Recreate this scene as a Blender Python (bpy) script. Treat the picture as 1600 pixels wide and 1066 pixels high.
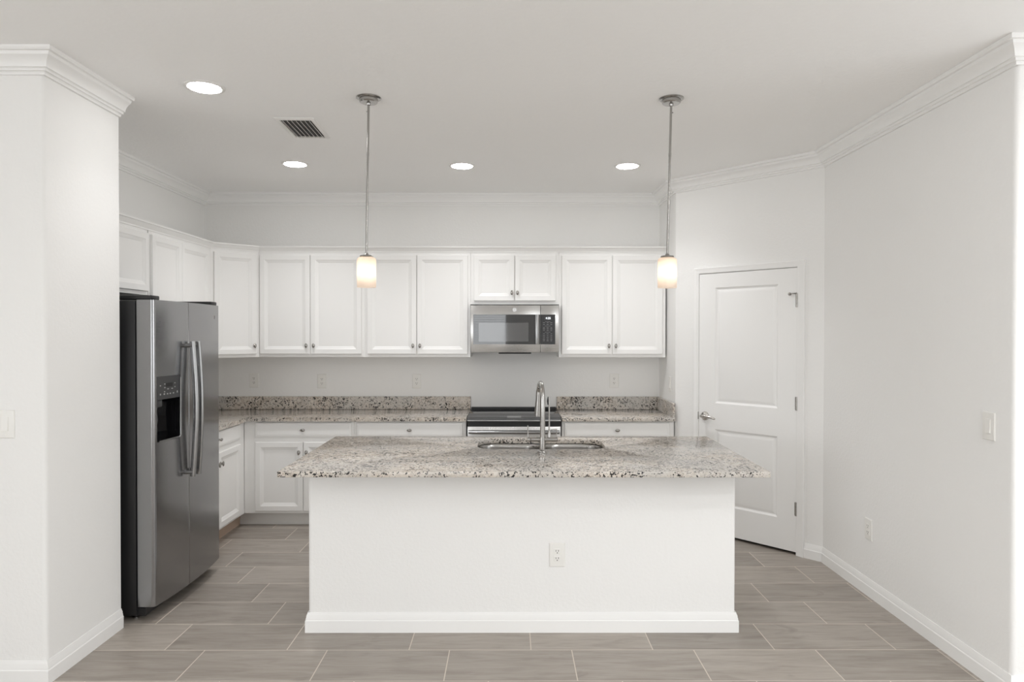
import bpy, bmesh, math, random
from mathutils import Vector, Matrix

for o in list(bpy.data.objects):
    bpy.data.objects.remove(o)
scene = bpy.context.scene
C = scene.collection
PI = math.pi

# ------------------------------------------------------------------ camera
F = 1063.1
CAM_H = 1.585
camd = bpy.data.cameras.new('camera')
camd.sensor_width = 36.0
camd.sensor_fit = 'HORIZONTAL'
camd.lens = 36.0 * F / 1600.0
camd.clip_start = 0.05
cam = bpy.data.objects.new('camera', camd)
C.objects.link(cam)
right = Vector((0.999993531, -0.00344915917, 0.00101994230))
deep = Vector((0.00345979798, 0.999937623, -0.0106198004))
up = Vector((-0.000983249301, 0.0106232605, 0.999943088))
m3 = Matrix((right, up, -deep)).transposed()
cam.matrix_world = Matrix.Translation((0, 0, CAM_H)) @ m3.to_4x4()
scene.camera = cam

# ------------------------------------------------------------------ world, daylight, exposure
world = bpy.data.worlds.new('sky')
scene.world = world
world.use_nodes = True
wn = world.node_tree.nodes
wl = world.node_tree.links
wn.clear()
w_out = wn.new('ShaderNodeOutputWorld')
w_bg = wn.new('ShaderNodeBackground')
w_bg.inputs['Color'].default_value = (0.86, 0.93, 1.0, 1)
w_bg.inputs['Strength'].default_value = 1.0
wl.new(w_bg.outputs[0], w_out.inputs[0])

scene.view_settings.view_transform = 'Standard'
scene.view_settings.look = 'None'
scene.view_settings.gamma = 1.0
scene.view_settings.use_curve_mapping = False
scene.view_settings.exposure = 0.07
scene.cycles.max_bounces = 12
scene.cycles.diffuse_bounces = 8
scene.cycles.sample_clamp_indirect = 8.0
scene.cycles.use_denoising = True


def area_light(name, loc, rot, sx, sy, power, color):
    d = bpy.data.lights.new(name, 'AREA')
    d.shape = 'RECTANGLE'
    d.size = sx
    d.size_y = sy
    d.energy = power
    d.color = color
    o = bpy.data.objects.new(name, d)
    o.location = loc
    o.rotation_euler = rot
    C.objects.link(o)
    return o


DAY = (0.975, 0.99, 1.0)
# daylight through the sliding door, plus unseen fill lights added outside invented windows
area_light('daylight_sliding_door', (-1.15, -5.45, 1.2), (PI / 2, 0, 0), 2.2, 2.3, 64, DAY)
area_light('rear_fill_light', (2.0, -6.0, 0.75), (PI / 2 + math.radians(28), 0, 0), 2.4, 1.6, 14, DAY)  # added fill, tilted up to lift the ceiling
area_light('left_fill_light', (-4.45, -1.6, 1.45), (PI / 2, 0, -PI / 2), 3.4, 1.7, 112, DAY)  # added fill for the right wall and pantry side
area_light('side_fill_light', (4.45, 0.8, 1.45), (PI / 2, 0, PI / 2), 3.4, 1.7, 56, DAY)  # added fill for the wing wall side
# unseen fill lamps added under the living room ceiling to brighten the kitchen
for lx, ly, lw in ((-2.0, -3.0, 7), (2.0, -3.0, 7), (-2.0, -0.5, 7), (0.0, -1.8, 7), (3.0, 0.2, 24), (3.0, -1.0, 26), (1.7, 1.3, 14), (1.7, 0.1, 10)):
    area_light('living_room_fill', (lx, ly, 2.838), (0, 0, 0), 0.2, 0.2, lw, DAY)

# ------------------------------------------------------------------ materials


def mat(name, col, rough=0.5, metal=0.0, spec=0.5, coat=0.0):
    m = bpy.data.materials.new(name)
    m.use_nodes = True
    b = m.node_tree.nodes['Principled BSDF']
    b.inputs['Base Color'].default_value = (*col, 1)
    b.inputs['Roughness'].default_value = rough
    b.inputs['Metallic'].default_value = metal
    b.inputs['Specular IOR Level'].default_value = spec
    b.inputs['Coat Weight'].default_value = coat
    return m


def nd(m, kind, **kw):
    n = m.node_tree.nodes.new(kind)
    for k, v in kw.items():
        setattr(n, k, v)
    return n


def ln(m, a, b):
    m.node_tree.links.new(a, b)


def bsdf(m):
    return m.node_tree.nodes['Principled BSDF']


def mathn(m, op, a, b=None, clamp=False):
    n = nd(m, 'ShaderNodeMath', operation=op)
    n.use_clamp = clamp
    for i, v in enumerate((a, b)):
        if v is None:
            continue
        if isinstance(v, (int, float)):
            n.inputs[i].default_value = v
        else:
            ln(m, v, n.inputs[i])
    return n.outputs[0]


def ramp(m, fac, stops):
    n = nd(m, 'ShaderNodeValToRGB')
    e = n.color_ramp.elements
    while len(e) > 1:
        e.remove(e[-1])
    e[0].position = stops[0][0]
    e[0].color = (*stops[0][1], 1)
    for p, c in stops[1:]:
        x = e.new(p)
        x.color = (*c, 1)
    ln(m, fac, n.inputs[0])
    return n.outputs[0]


def mixc(m, fac, a, b, blend='MIX'):
    n = nd(m, 'ShaderNodeMix', data_type='RGBA', blend_type=blend)
    if isinstance(fac, (int, float)):
        n.inputs[0].default_value = fac
    else:
        ln(m, fac, n.inputs[0])
    for i, v in ((6, a), (7, b)):
        if isinstance(v, tuple):
            n.inputs[i].default_value = (*v, 1)
        else:
            ln(m, v, n.inputs[i])
    return n.outputs[2]


def drywall(name, col, scale=55, strength=0.12, rough=0.75):
    m = mat(name, col, rough, spec=0.25)
    tc = nd(m, 'ShaderNodeTexCoord')
    n = nd(m, 'ShaderNodeTexNoise')
    n.inputs['Scale'].default_value = scale
    n.inputs['Detail'].default_value = 4
    n.inputs['Roughness'].default_value = 0.6
    ln(m, tc.outputs['Object'], n.inputs['Vector'])
    r = ramp(m, n.outputs['Fac'], [(0.42, (0, 0, 0)), (0.62, (1, 1, 1))])
    bp = nd(m, 'ShaderNodeBump')
    bp.inputs['Strength'].default_value = strength
    bp.inputs['Distance'].default_value = 0.004
    ln(m, r, bp.inputs['Height'])
    ln(m, bp.outputs[0], bsdf(m).inputs['Normal'])
    return m


M = {}
M['wall'] = drywall('wall_paint', (0.862, 0.858, 0.846))
M['ceiling'] = drywall('ceiling_paint', (0.945, 0.943, 0.937), 32, 0.16)
M['trim'] = mat('trim_paint', (0.885, 0.882, 0.872), 0.4, spec=0.4)
M['door'] = mat('door_paint', (0.875, 0.872, 0.862), 0.42, spec=0.4)
M['cabinet'] = mat('cabinet_paint', (0.895, 0.89, 0.878), 0.38, spec=0.4)
M['kick'] = mat('kick_paint', (0.74, 0.73, 0.71), 0.5)
M['kickwood'] = mat('unpainted_kick_wood', (0.56, 0.43, 0.34), 0.6)
M['plastic'] = mat('white_plastic', (0.84, 0.83, 0.80), 0.35)
M['slot'] = mat('outlet_slot', (0.05, 0.048, 0.045), 0.6)
M['black'] = mat('black_plastic', (0.012, 0.012, 0.013), 0.45)
M['blackgloss'] = mat('black_glass', (0.008, 0.008, 0.009), 0.025, spec=1.0)
M['darkpanel'] = mat('dark_grey_panel', (0.05, 0.05, 0.052), 0.3)
M['panelmark'] = mat('pale_panel_marking', (0.42, 0.42, 0.42), 0.5)
M['greymark'] = mat('grey_panel_marking', (0.16, 0.16, 0.16), 0.5)
M['nickel'] = mat('brushed_nickel', (0.40, 0.39, 0.375), 0.20, 1.0)
M['chrome'] = mat('satin_chrome', (0.62, 0.60, 0.57), 0.18, 1.0)
M['knob'] = mat('satin_nickel_knob', (0.40, 0.385, 0.365), 0.22, 1.0)
M['grille'] = mat('vent_paint', (0.82, 0.81, 0.79), 0.45)
M['ductdark'] = mat('duct_dark', (0.10, 0.10, 0.095), 0.8)
M['blind'] = mat('blind_slat', (0.86, 0.86, 0.85), 0.5)
M['winframe'] = mat('window_vinyl', (0.85, 0.85, 0.84), 0.4)


def steel(name, col, rough, streak=(2, 90, 90), var=0.06):
    m = mat(name, col, rough, 1.0)
    tc = nd(m, 'ShaderNodeTexCoord')
    mp = nd(m, 'ShaderNodeMapping')
    mp.inputs['Scale'].default_value = streak
    ln(m, tc.outputs['Object'], mp.inputs[0])
    n = nd(m, 'ShaderNodeTexNoise')
    n.inputs['Scale'].default_value = 3
    n.inputs['Detail'].default_value = 3
    ln(m, mp.outputs[0], n.inputs['Vector'])
    r = mathn(m, 'MULTIPLY_ADD', n.outputs['Fac'], var * 2)
    m.node_tree.nodes[-1].inputs[2].default_value = rough - var
    ln(m, r, bsdf(m).inputs['Roughness'])
    c = mixc(m, n.outputs['Fac'], tuple(x * 0.93 for x in col), tuple(min(1, x * 1.07) for x in col))
    ln(m, c, bsdf(m).inputs['Base Color'])
    return m


M['fridge'] = steel('fridge_stainless', (0.315, 0.315, 0.32), 0.20, (90, 2, 90), 0.04)
M['steel'] = steel('stainless', (0.55, 0.545, 0.535), 0.24, (2, 90, 90))
M['handle'] = steel('handle_stainless', (0.34, 0.34, 0.34), 0.24, (60, 60, 2))
M['sink'] = steel('sink_stainless', (0.40, 0.39, 0.375), 0.24, (3, 60, 60))

# opal glass for the pendant shades: lit through by the bulb inside
m = bpy.data.materials.new('opal_glass')
m.use_nodes = True
m.node_tree.nodes.clear()
o_ = nd(m, 'ShaderNodeOutputMaterial')
tr = nd(m, 'ShaderNodeBsdfTranslucent')
tr.inputs['Color'].default_value = (0.95, 0.88, 0.80, 1)
df = nd(m, 'ShaderNodeBsdfDiffuse')
df.inputs['Color'].default_value = (0.85, 0.80, 0.76, 1)
gl = nd(m, 'ShaderNodeBsdfGlossy')
gl.inputs['Roughness'].default_value = 0.15
mx = nd(m, 'ShaderNodeMixShader')
mx.inputs[0].default_value = 0.5
ln(m, tr.outputs[0], mx.inputs[1])
ln(m, df.outputs[0], mx.inputs[2])
mx2 = nd(m, 'ShaderNodeMixShader')
mx2.inputs[0].default_value = 0.04
ln(m, mx.outputs[0], mx2.inputs[1])
ln(m, gl.outputs[0], mx2.inputs[2])
ln(m, mx2.outputs[0], o_.inputs[0])
M['opal'] = m


def emis(name, col, strength):
    m = mat(name, (0.8, 0.8, 0.8), 0.4)
    b = bsdf(m)
    b.inputs['Emission Color'].default_value = (*col, 1)
    b.inputs['Emission Strength'].default_value = strength
    return m


M['lens'] = emis('lit_downlight_lens', (1.0, 0.995, 0.985), 42.0)
M['bulb'] = emis('lit_bulb', (1.0, 0.89, 0.77), 23.0)
M['digits'] = emis('lit_display_digits', (0.9, 0.95, 1.0), 1.6)

# clear glass pane
m = bpy.data.materials.new('window_glass')
m.use_nodes = True
m.node_tree.nodes.clear()
o_ = nd(m, 'ShaderNodeOutputMaterial')
tr = nd(m, 'ShaderNodeBsdfTransparent')
gl = nd(m, 'ShaderNodeBsdfGlossy')
gl.inputs['Roughness'].default_value = 0.0
mx = nd(m, 'ShaderNodeMixShader')
mx.inputs[0].default_value = 0.06
ln(m, tr.outputs[0], mx.inputs[1])
ln(m, gl.outputs[0], mx.inputs[2])
ln(m, mx.outputs[0], o_.inputs[0])
M['glass'] = m


# floor: wood-look porcelain tiles 0.61 x 0.305 laid with a one-third stagger
def floor_material():
    m = mat('wood_look_tile', (0.4, 0.35, 0.3), 0.38, spec=0.45)
    W, Hh, Y0, X0, SH, G = 0.6115, 0.305, 3.393, -0.503, 0.2038, 0.0050
    tc = nd(m, 'ShaderNodeTexCoord')
    sp = nd(m, 'ShaderNodeSeparateXYZ')
    ln(m, tc.outputs['Object'], sp.inputs[0])
    v = mathn(m, 'DIVIDE', mathn(m, 'SUBTRACT', sp.outputs[1], Y0), Hh)
    row = mathn(m, 'FLOOR', v)
    fv = mathn(m, 'SUBTRACT', v, row)
    xs = mathn(m, 'ADD', mathn(m, 'SUBTRACT', sp.outputs[0], X0), mathn(m, 'MULTIPLY', row, SH))
    u = mathn(m, 'DIVIDE', xs, W)
    col = mathn(m, 'FLOOR', u)
    fu = mathn(m, 'SUBTRACT', u, col)
    du = mathn(m, 'MULTIPLY', mathn(m, 'MINIMUM', fu, mathn(m, 'SUBTRACT', 1.0, fu)), W)
    dv = mathn(m, 'MULTIPLY', mathn(m, 'MINIMUM', fv, mathn(m, 'SUBTRACT', 1.0, fv)), Hh)
    dd = mathn(m, 'MINIMUM', du, dv)
    grout = mathn(m, 'LESS_THAN', dd, G / 2)
    cid = nd(m, 'ShaderNodeCombineXYZ')
    ln(m, col, cid.inputs[0])
    ln(m, row, cid.inputs[1])
    wn_ = nd(m, 'ShaderNodeTexWhiteNoise', noise_dimensions='2D')
    ln(m, cid.outputs[0], wn_.inputs['Vector'])
    rnd = wn_.outputs['Value']
    off = nd(m, 'ShaderNodeVectorMath', operation='SCALE')
    ln(m, wn_.outputs['Color'], off.inputs[0])
    off.inputs['Scale'].default_value = 37.0
    ad = nd(m, 'ShaderNodeVectorMath', operation='ADD')
    ln(m, tc.outputs['Object'], ad.inputs[0])
    ln(m, off.outputs[0], ad.inputs[1])

    def streaks(sx, sy, scale, detail, dist):
        mp = nd(m, 'ShaderNodeMapping')
        mp.inputs['Scale'].default_value = (sx, sy, 1)
        ln(m, ad.outputs[0], mp.inputs[0])
        n = nd(m, 'ShaderNodeTexNoise')
        n.inputs['Scale'].default_value = scale
        n.inputs['Detail'].default_value = detail
        n.inputs['Roughness'].default_value = 0.6
        n.inputs['Distortion'].default_value = dist
        ln(m, mp.outputs[0], n.inputs['Vector'])
        return n.outputs['Fac']
    a = streaks(1.0, 7.0, 3.0, 5, 0.5)
    b = streaks(1.0, 22.0, 7.0, 4, 0.2)
    c = streaks(1.6, 4.0, 2.2, 2, 1.2)
    base = ramp(m, a, [(0.25, (0.240, 0.205, 0.172)), (0.5, (0.340, 0.300, 0.260)), (0.75, (0.405, 0.365, 0.325))])
    base = mixc(m, 0.30, base, ramp(m, b, [(0.3, (0.20, 0.168, 0.138)), (0.7, (0.41, 0.37, 0.325))]))
    base = mixc(m, mathn(m, 'MULTIPLY', ramp(m, c, [(0.62, (0, 0, 0)), (0.78, (1, 1, 1))]), 0.45), base, (0.17, 0.142, 0.118))
    tint = nd(m, 'ShaderNodeHueSaturation')
    ln(m, base, tint.inputs['Color'])
    tint.inputs['Saturation'].default_value = 0.9
    ln(m, mathn(m, 'MULTIPLY_ADD', rnd, 0.26), tint.inputs['Value'])
    m.node_tree.links[-1].from_node.inputs[2].default_value = 0.90
    fin = mixc(m, grout, tint.outputs[0], (0.64, 0.58, 0.51))
    ln(m, fin, bsdf(m).inputs['Base Color'])
    ln(m, mathn(m, 'MULTIPLY_ADD', grout, 0.35), bsdf(m).inputs['Roughness'])
    m.node_tree.links[-1].from_node.inputs[2].default_value = 0.40
    bp = nd(m, 'ShaderNodeBump')
    bp.inputs['Strength'].default_value = 0.25
    bp.inputs['Distance'].default_value = 0.002
    ln(m, mathn(m, 'ADD', mathn(m, 'MULTIPLY', mathn(m, 'SUBTRACT', 1.0, grout), 1.0), mathn(m, 'MULTIPLY', b, 0.15)), bp.inputs['Height'])
    ln(m, bp.outputs[0], bsdf(m).inputs['Normal'])
    return m


M['floor'] = floor_material()


def granite_material():
    m = mat('speckled_granite', (0.5, 0.45, 0.4), 0.11, spec=0.5)
    tc = nd(m, 'ShaderNodeTexCoord')

    def noise(scale, detail=4, rough=0.6, dist=0.0, sc=(1, 1, 1)):
        mp = nd(m, 'ShaderNodeMapping')
        mp.inputs['Scale'].default_value = sc
        ln(m, tc.outputs['Object'], mp.inputs[0])
        n = nd(m, 'ShaderNodeTexNoise')
        n.inputs['Scale'].default_value = scale
        n.inputs['Detail'].default_value = detail
        n.inputs['Roughness'].default_value = rough
        n.inputs['Distortion'].default_value = dist
        ln(m, mp.outputs[0], n.inputs['Vector'])
        return n.outputs['Fac']
    big = noise(2.6, 3)
    mid = noise(30, 5, 0.65, 0.6)
    fine = noise(95, 4, 0.65, 0.4)
    clus = noise(8.5, 3, 0.6, 0.5)
    base = ramp(m, mid, [(0.30, (0.38, 0.325, 0.27)), (0.46, (0.60, 0.535, 0.465)), (0.62, (0.71, 0.66, 0.60))])
    grey = ramp(m, fine, [(0.35, (0.38, 0.37, 0.352)), (0.6, (0.64, 0.62, 0.59))])
    base = mixc(m, mathn(m, 'MULTIPLY', ramp(m, big, [(0.42, (0, 0, 0)), (0.62, (1, 1, 1))]), 0.75), base, grey)
    brown = ramp(m, fine, [(0.56, (0, 0, 0)), (0.63, (1, 1, 1))])
    base = mixc(m, mathn(m, 'MULTIPLY', brown, 0.5), base, (0.23, 0.18, 0.14))
    fl = noise(78, 2, 0.5, 1.0)
    thr = mathn(m, 'MULTIPLY_ADD', clus, -0.34)
    m.node_tree.nodes[-1].inputs[2].default_value = 0.737
    dark = mathn(m, 'MULTIPLY', mathn(m, 'SUBTRACT', fl, thr), 30.0, True)
    base = mixc(m, dark, base, (0.028, 0.027, 0.027))
    ln(m, base, bsdf(m).inputs['Base Color'])
    return m


M['granite'] = granite_material()


# ------------------------------------------------------------------ mesh helpers
class MB:
    """Collects shapes into one mesh."""

    def __init__(self):
        self.bm = bmesh.new()

    def _faces(self, verts, faces, smooth=False):
        vs = [self.bm.verts.new(v) for v in verts]
        out = []
        for f in faces:
            try:
                g = self.bm.faces.new([vs[i] for i in f])
                g.smooth = smooth
                out.append(g)
            except ValueError:
                pass
        return vs, out

    def box(self, x0, x1, y0, y1, z0, z1, b=0.0, seg=2, mtx=None):
        v = [(x, y, z) for z in (z0, z1) for y in (y0, y1) for x in (x0, x1)]
        f = [(0, 2, 3, 1), (4, 5, 7, 6), (0, 1, 5, 4), (2, 6, 7, 3), (0, 4, 6, 2), (1, 3, 7, 5)]
        vs, fs = self._faces(v, f)
        allv = set(vs)
        if b > 0:
            edges = {e for fc in fs for e in fc.edges}
            r = bmesh.ops.bevel(self.bm, geom=list(edges), offset=b, segments=seg, profile=0.5, affect='EDGES')
            allv = {v for v in allv if v.is_valid} | set(r['verts'])
        if mtx is not None:
            bmesh.ops.transform(self.bm, matrix=mtx, verts=list(allv))
        return self

    def prism(self, pts, z0, z1, b=0.0, seg=2):
        n = len(pts)
        v = [(x, y, z0) for x, y in pts] + [(x, y, z1) for x, y in pts]
        f = [tuple(range(n - 1, -1, -1)), tuple(range(n, 2 * n))]
        f += [(i, (i + 1) % n, n + (i + 1) % n, n + i) for i in range(n)]
        vs, fs = self._faces(v, f)
        if b > 0:
            edges = set(fs[0].edges) | set(fs[1].edges)
            bmesh.ops.bevel(self.bm, geom=list(edges), offset=b, segments=seg, profile=0.5, affect='EDGES')
        return self

    def ring_loops(self, loops, cap0=True, cap1=True, smooth=False):
        """bridge equally long closed loops of 3-D points"""
        n = len(loops[0])
        v = [p for lp in loops for p in lp]
        f = []
        for k in range(len(loops) - 1):
            a, b = k * n, (k + 1) * n
            f += [(a + i, a + (i + 1) % n, b + (i + 1) % n, b + i) for i in range(n)]
        vs, fs = self._faces(v, f, smooth)
        for want, k in ((cap0, 0), (cap1, len(loops) - 1)):
            if want:
                try:
                    self.bm.faces.new(vs[k * n:(k + 1) * n])
                except ValueError:
                    pass
        return self

    def lathe(self, prof, origin=(0, 0, 0), axis='z', seg=32, scale=(1, 1, 1), cap=True):
        loops = []
        for r, h in prof:
            lp = []
            for i in range(seg):
                a = 2 * PI * i / seg
                c, s = r * math.cos(a), r * math.sin(a)
                p = {'z': (c, s, h), 'y': (c, h, s), 'x': (h, c, s)}[axis]
                lp.append(tuple(origin[k] + p[k] * scale[k] for k in range(3)))
            loops.append(lp)
        return self.ring_loops(loops, cap, cap, True)

    def tube(self, pts, rad, seg=16, flat=(1, 1)):
        pts = [Vector(p) for p in pts]
        n = len(pts)
        rs = rad if isinstance(rad, (list, tuple)) else [rad] * n
        t0 = (pts[1] - pts[0]).normalized()
        ref = Vector((0, 0, 1)) if abs(t0.z) < 0.9 else Vector((1, 0, 0))
        nrm = t0.cross(ref).normalized()
        loops = []
        for i in range(n):
            t = (pts[min(i + 1, n - 1)] - pts[max(i - 1, 0)]).normalized()
            nrm = (nrm - t * nrm.dot(t)).normalized()
            bi = t.cross(nrm)
            loops.append([tuple(pts[i] + rs[i] * (flat[0] * math.cos(2 * PI * k / seg) * nrm + flat[1] * math.sin(2 * PI * k / seg) * bi)) for k in range(seg)])
        return self.ring_loops(loops, True, True, True)

    def sweep(self, path, prof, side=1, closed=False):
        """path: plan points (x, y); prof: (out, z); out goes to the right of travel when side = 1"""
        n = len(path)
        P = [Vector(p) for p in path]

        def nrm(a, b):
            d = (b - a).normalized()
            return Vector((d.y, -d.x)) * side
        loops = []
        for i in range(n):
            if closed or 0 < i < n - 1:
                n1 = nrm(P[i - 1], P[i])
                n2 = nrm(P[i], P[(i + 1) % n])
                mm = (n1 + n2).normalized()
                mm = mm / max(0.2, mm.dot(n1))
            elif i == 0:
                mm = nrm(P[0], P[1])
            else:
                mm = nrm(P[-2], P[-1])
            loops.append([(P[i].x + mm.x * o, P[i].y + mm.y * o, z) for o, z in prof])
        if closed:
            loops.append(loops[0])
        return self.ring_loops(loops, not closed, not closed)

    def rings(self, x0, x1, z0, z1, steps, cap0=True, cap1=True):
        """nested rectangles in the xz-plane: steps = (inset, y)"""
        loops = []
        for d, y in steps:
            loops.append([(x0 + d, y, z0 + d), (x1 - d, y, z0 + d), (x1 - d, y, z1 - d), (x0 + d, y, z1 - d)])
        return self.ring_loops(loops, cap0, cap1)

    def build(self, name, material, parent=None, loc=(0, 0, 0), rotz=0, angle=35):
        bmesh.ops.remove_doubles(self.bm, verts=self.bm.verts, dist=1e-6)
        bmesh.ops.recalc_face_normals(self.bm, faces=self.bm.faces)
        me = bpy.data.meshes.new(name)
        self.bm.to_mesh(me)
        self.bm.free()
        for p in me.polygons:
            p.use_smooth = True
        me.set_sharp_from_angle(angle=math.radians(angle))
        me.materials.append(material)
        o = bpy.data.objects.new(name, me)
        o.location = loc
        o.rotation_euler = (0, 0, rotz)
        C.objects.link(o)
        if parent:
            o.parent = parent
        return o


def tag(o, label, cat, group=None):
    o['label'] = label
    o['category'] = cat
    if group:
        o['group'] = group
    return o


def thing(name, label, cat, loc=(0, 0, 0), rotz=0, group=None):
    o = bpy.data.objects.new(name, None)
    o.empty_display_size = 0.1
    o.location = loc
    o.rotation_euler = (0, 0, rotz)
    C.objects.link(o)
    return tag(o, label, cat, group)


def struct(o):
    o['kind'] = 'structure'
    return o


def copy_tree(o, parent=None):
    c = o.copy()
    C.objects.link(c)
    if parent:
        c.parent = parent
    for ch in list(o.children):
        copy_tree(ch, c)
    return c


def round_corner(a, p, b, r, n=6):
    """replace corner p (between a and b) with an arc"""
    a, p, b = Vector(a), Vector(p), Vector(b)
    u, v = (a - p).normalized(), (b - p).normalized()
    ang = u.angle(v)
    d = r / math.tan(ang / 2)
    s, e = p + u * d, p + v * d
    out = []
    for i in range(n + 1):
        t = i / n
        q = (1 - t) ** 2 * s + 2 * t * (1 - t) * p + t * t * e
        out.append((q.x, q.y))
    return out


# ------------------------------------------------------------------ room shell
CEIL = 2.845
BACK = 6.17
LEFT = -2.757
RIGHT = 2.18
WX, WY0, WY1 = -2.091, 3.07, 3.655          # the wing wall that hides the fridge recess
RY = 2.93                                    # where the right wall turns
CX, CY = 1.3655, 5.603                       # corner of the pantry
PX, PY = 2.18, 4.71
DL = math.hypot(PX - CX, PY - CY)
DX, DY = (PX - CX) / DL, (PY - CY) / DL
NX, NY = -DY, DX                             # into the pantry
PROT = math.atan2(DY, DX)
TH = 0.12
XW, YB = 4.2, -5.2                           # living room behind the camera


def pw(s, d=0.0):
    return (CX + DX * s + NX * d, CY + DY * s + NY * d)


struct(MB().box(-XW - TH, XW + TH, YB - TH, BACK + TH, -0.1, 0.0).build('floor', M['floor']))
struct(MB().box(-XW - TH, XW + TH, YB - TH, BACK + TH, CEIL, CEIL + 0.1).build('ceiling', M['ceiling']))
struct(MB().box(LEFT - TH, RIGHT + TH, BACK, BACK + TH, 0, CEIL).build('wall_back', M['wall']))
struct(MB().box(LEFT - TH, LEFT, WY1, BACK, 0, CEIL).build('wall_left', M['wall']))
pts = [(-XW, WY0)] + round_corner((-XW, WY0), (WX, WY0), (WX, WY1), 0.022) + [(WX, WY1), (-XW, WY1)]
struct(MB().prism(pts, 0, CEIL).build('wall_wing', M['wall'], angle=20))
pts = round_corner((RIGHT, BACK), (RIGHT, RY), (XW, RY), 0.022) + [(XW, RY), (XW, RY + TH), (RIGHT + TH, RY + TH), (RIGHT + TH, BACK), (RIGHT, BACK)]
struct(MB().prism(pts, 0, CEIL).build('wall_right', M['wall'], angle=20))

# pantry: return wall, angled wall left of the door, right of the door, and over it
S0, S1 = 0.2264, 1.0185                       # door slab along the angled wall
JG = 0.006
mb = MB()
pts = [(CX - 0.008, BACK)] + round_corner((CX - 0.008, BACK), (CX, CY), pw(1), 0.02) + [pw(S0 - JG), pw(S0 - JG, TH), pw(0.06, TH), (CX + TH, BACK)]
mb.prism(pts, 0, CEIL)
mb.prism([pw(S1 + JG), pw(DL), pw(DL, TH * 0.9), pw(S1 + JG, TH)], 0, CEIL)
mb.prism([pw(S0 - JG), pw(S1 + JG), pw(S1 + JG, TH), pw(S0 - JG, TH)], 2.067, CEIL)
struct(mb.build('wall_pantry', M['wall'], angle=20))

# living room behind the camera, with the sliding door and other windows added to light the kitchen


def wall_with_openings(name, axis, fixed, sgn, a0, a1, holes):
    mb = MB()

    def seg(p, q, z0, z1):
        if axis == 'x':
            y0, y1 = sorted((fixed, fixed + sgn * TH))
            mb.box(p, q, y0, y1, z0, z1)
        else:
            x0, x1 = sorted((fixed, fixed + sgn * TH))
            mb.box(x0, x1, p, q, z0, z1)
    cur = a0
    for h0, h1, z0, z1 in holes:
        seg(cur, h0, 0, CEIL)
        if z0 > 0:
            seg(h0, h1, 0, z0)
        seg(h0, h1, z1, CEIL)
        cur = h1
    seg(cur, a1, 0, CEIL)
    return struct(mb.build(name, M['wall']))


wall_with_openings('wall_rear', 'x', YB, -1, -XW, XW, [(-2.25, -0.05, 0.0, 2.4), (0.9, 3.1, 0.6, 2.3)])
wall_with_openings('wall_living_right', 'y', XW, 1, YB, RY, [(-0.9, 2.5, 0.6, 2.3)])
wall_with_openings('wall_living_left', 'y', -XW, -1, YB, WY0, [(-3.3, 0.1, 0.6, 2.3)])


def window(n, axis, fixed, a0, a1, z0, z1, mull):
    e = bpy.data.objects.new('window_%d' % n, None)
    C.objects.link(e)
    struct(e)
    g = MB()
    fr = MB()
    w = 0.05

    def bx(b, p, q, za, zb, t):
        if axis == 'x':
            b.box(p, q, fixed - t, fixed + t, za, zb)
        else:
            b.box(fixed - t, fixed + t, p, q, za, zb)
    bx(fr, a0, a0 + w, z0, z1, 0.03)
    bx(fr, a1 - w, a1, z0, z1, 0.03)
    bx(fr, a0 + w, a1 - w, z0, z0 + w, 0.03)
    bx(fr, a0 + w, a1 - w, z1 - w, z1, 0.03)
    for k in range(1, mull):
        a = a0 + (a1 - a0) * k / mull
        bx(fr, a - w / 2, a + w / 2, z0 + w, z1 - w, 0.028)
    bx(g, a0 + w, a1 - w, z0 + w, z1 - w, 0.003)
    fr.build('window_frame', M['winframe'], e)
    g.build('window_pane', M['glass'], e)


window(1, 'x', YB - 0.07, -2.25, -0.05, 0.0, 2.4, 2)
window(2, 'x', YB - 0.07, 0.9, 3.1, 0.6, 2.3, 2)  # this one and the two below: unseen windows put in for light
window(3, 'y', XW + 0.07, -0.9, 2.5, 0.6, 2.3, 3)
window(4, 'y', -XW - 0.07, -3.3, 0.1, 0.6, 2.3, 3)

mb = MB()
for k in range(44):
    z = 0.06 + k * 0.052
    mb.box(-2.2, -0.1, -0.02, 0.02, -0.0012, 0.0012, mtx=Matrix.Translation((0, YB + 0.05, z)) @ Matrix.Rotation(math.radians(18), 4, 'X'))
bl = mb.build('window_blind', M['blind'])
tag(bl, 'white horizontal slat blind hanging at the sliding door behind the viewer', 'blind')

# ------------------------------------------------------------------ crown moulding and baseboards
CP = [(0, -0.104), (0.012, -0.104), (0.013, -0.096), (0.017, -0.091), (0.026, -0.0905), (0.026, -0.082), (0.030, -0.0785), (0.037, -0.078),
      (0.038, -0.068), (0.044, -0.054), (0.055, -0.041), (0.066, -0.033), (0.069, -0.024), (0.070, -0.020), (0.083, -0.0195),
      (0.088, -0.013), (0.088, -0.0005), (0, -0.0005)]
CP = [(o_, CEIL + z_) for o_, z_ in CP]
struct(MB().sweep([(-XW, WY0), (WX, WY0), (WX, WY1)], CP, 1).build('trim_1', M['trim'], angle=25))
struct(MB().sweep([(LEFT, WY1), (LEFT, BACK), (CX - 0.008, BACK), (CX, CY), (PX, PY), (RIGHT, RY), (XW, RY)], CP, 1).build('trim_2', M['trim'], angle=25))
BP = [(0, 0), (0.014, 0), (0.014, 0.062), (0.011, 0.067), (0.011, 0.073), (0.0085, 0.080), (0.0085, 0.088), (0.004, 0.098), (0.003, 0.104), (0, 0.104)]
struct(MB().sweep([(-XW, WY0), (WX, WY0), (WX, WY1)], BP, 1).build('baseboard_left', M['trim'], angle=25))
struct(MB().sweep([pw(1.0795), (PX, PY), (RIGHT, RY), (XW, RY)], BP, 1).build('baseboard_right', M['trim'], angle=25))
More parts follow.
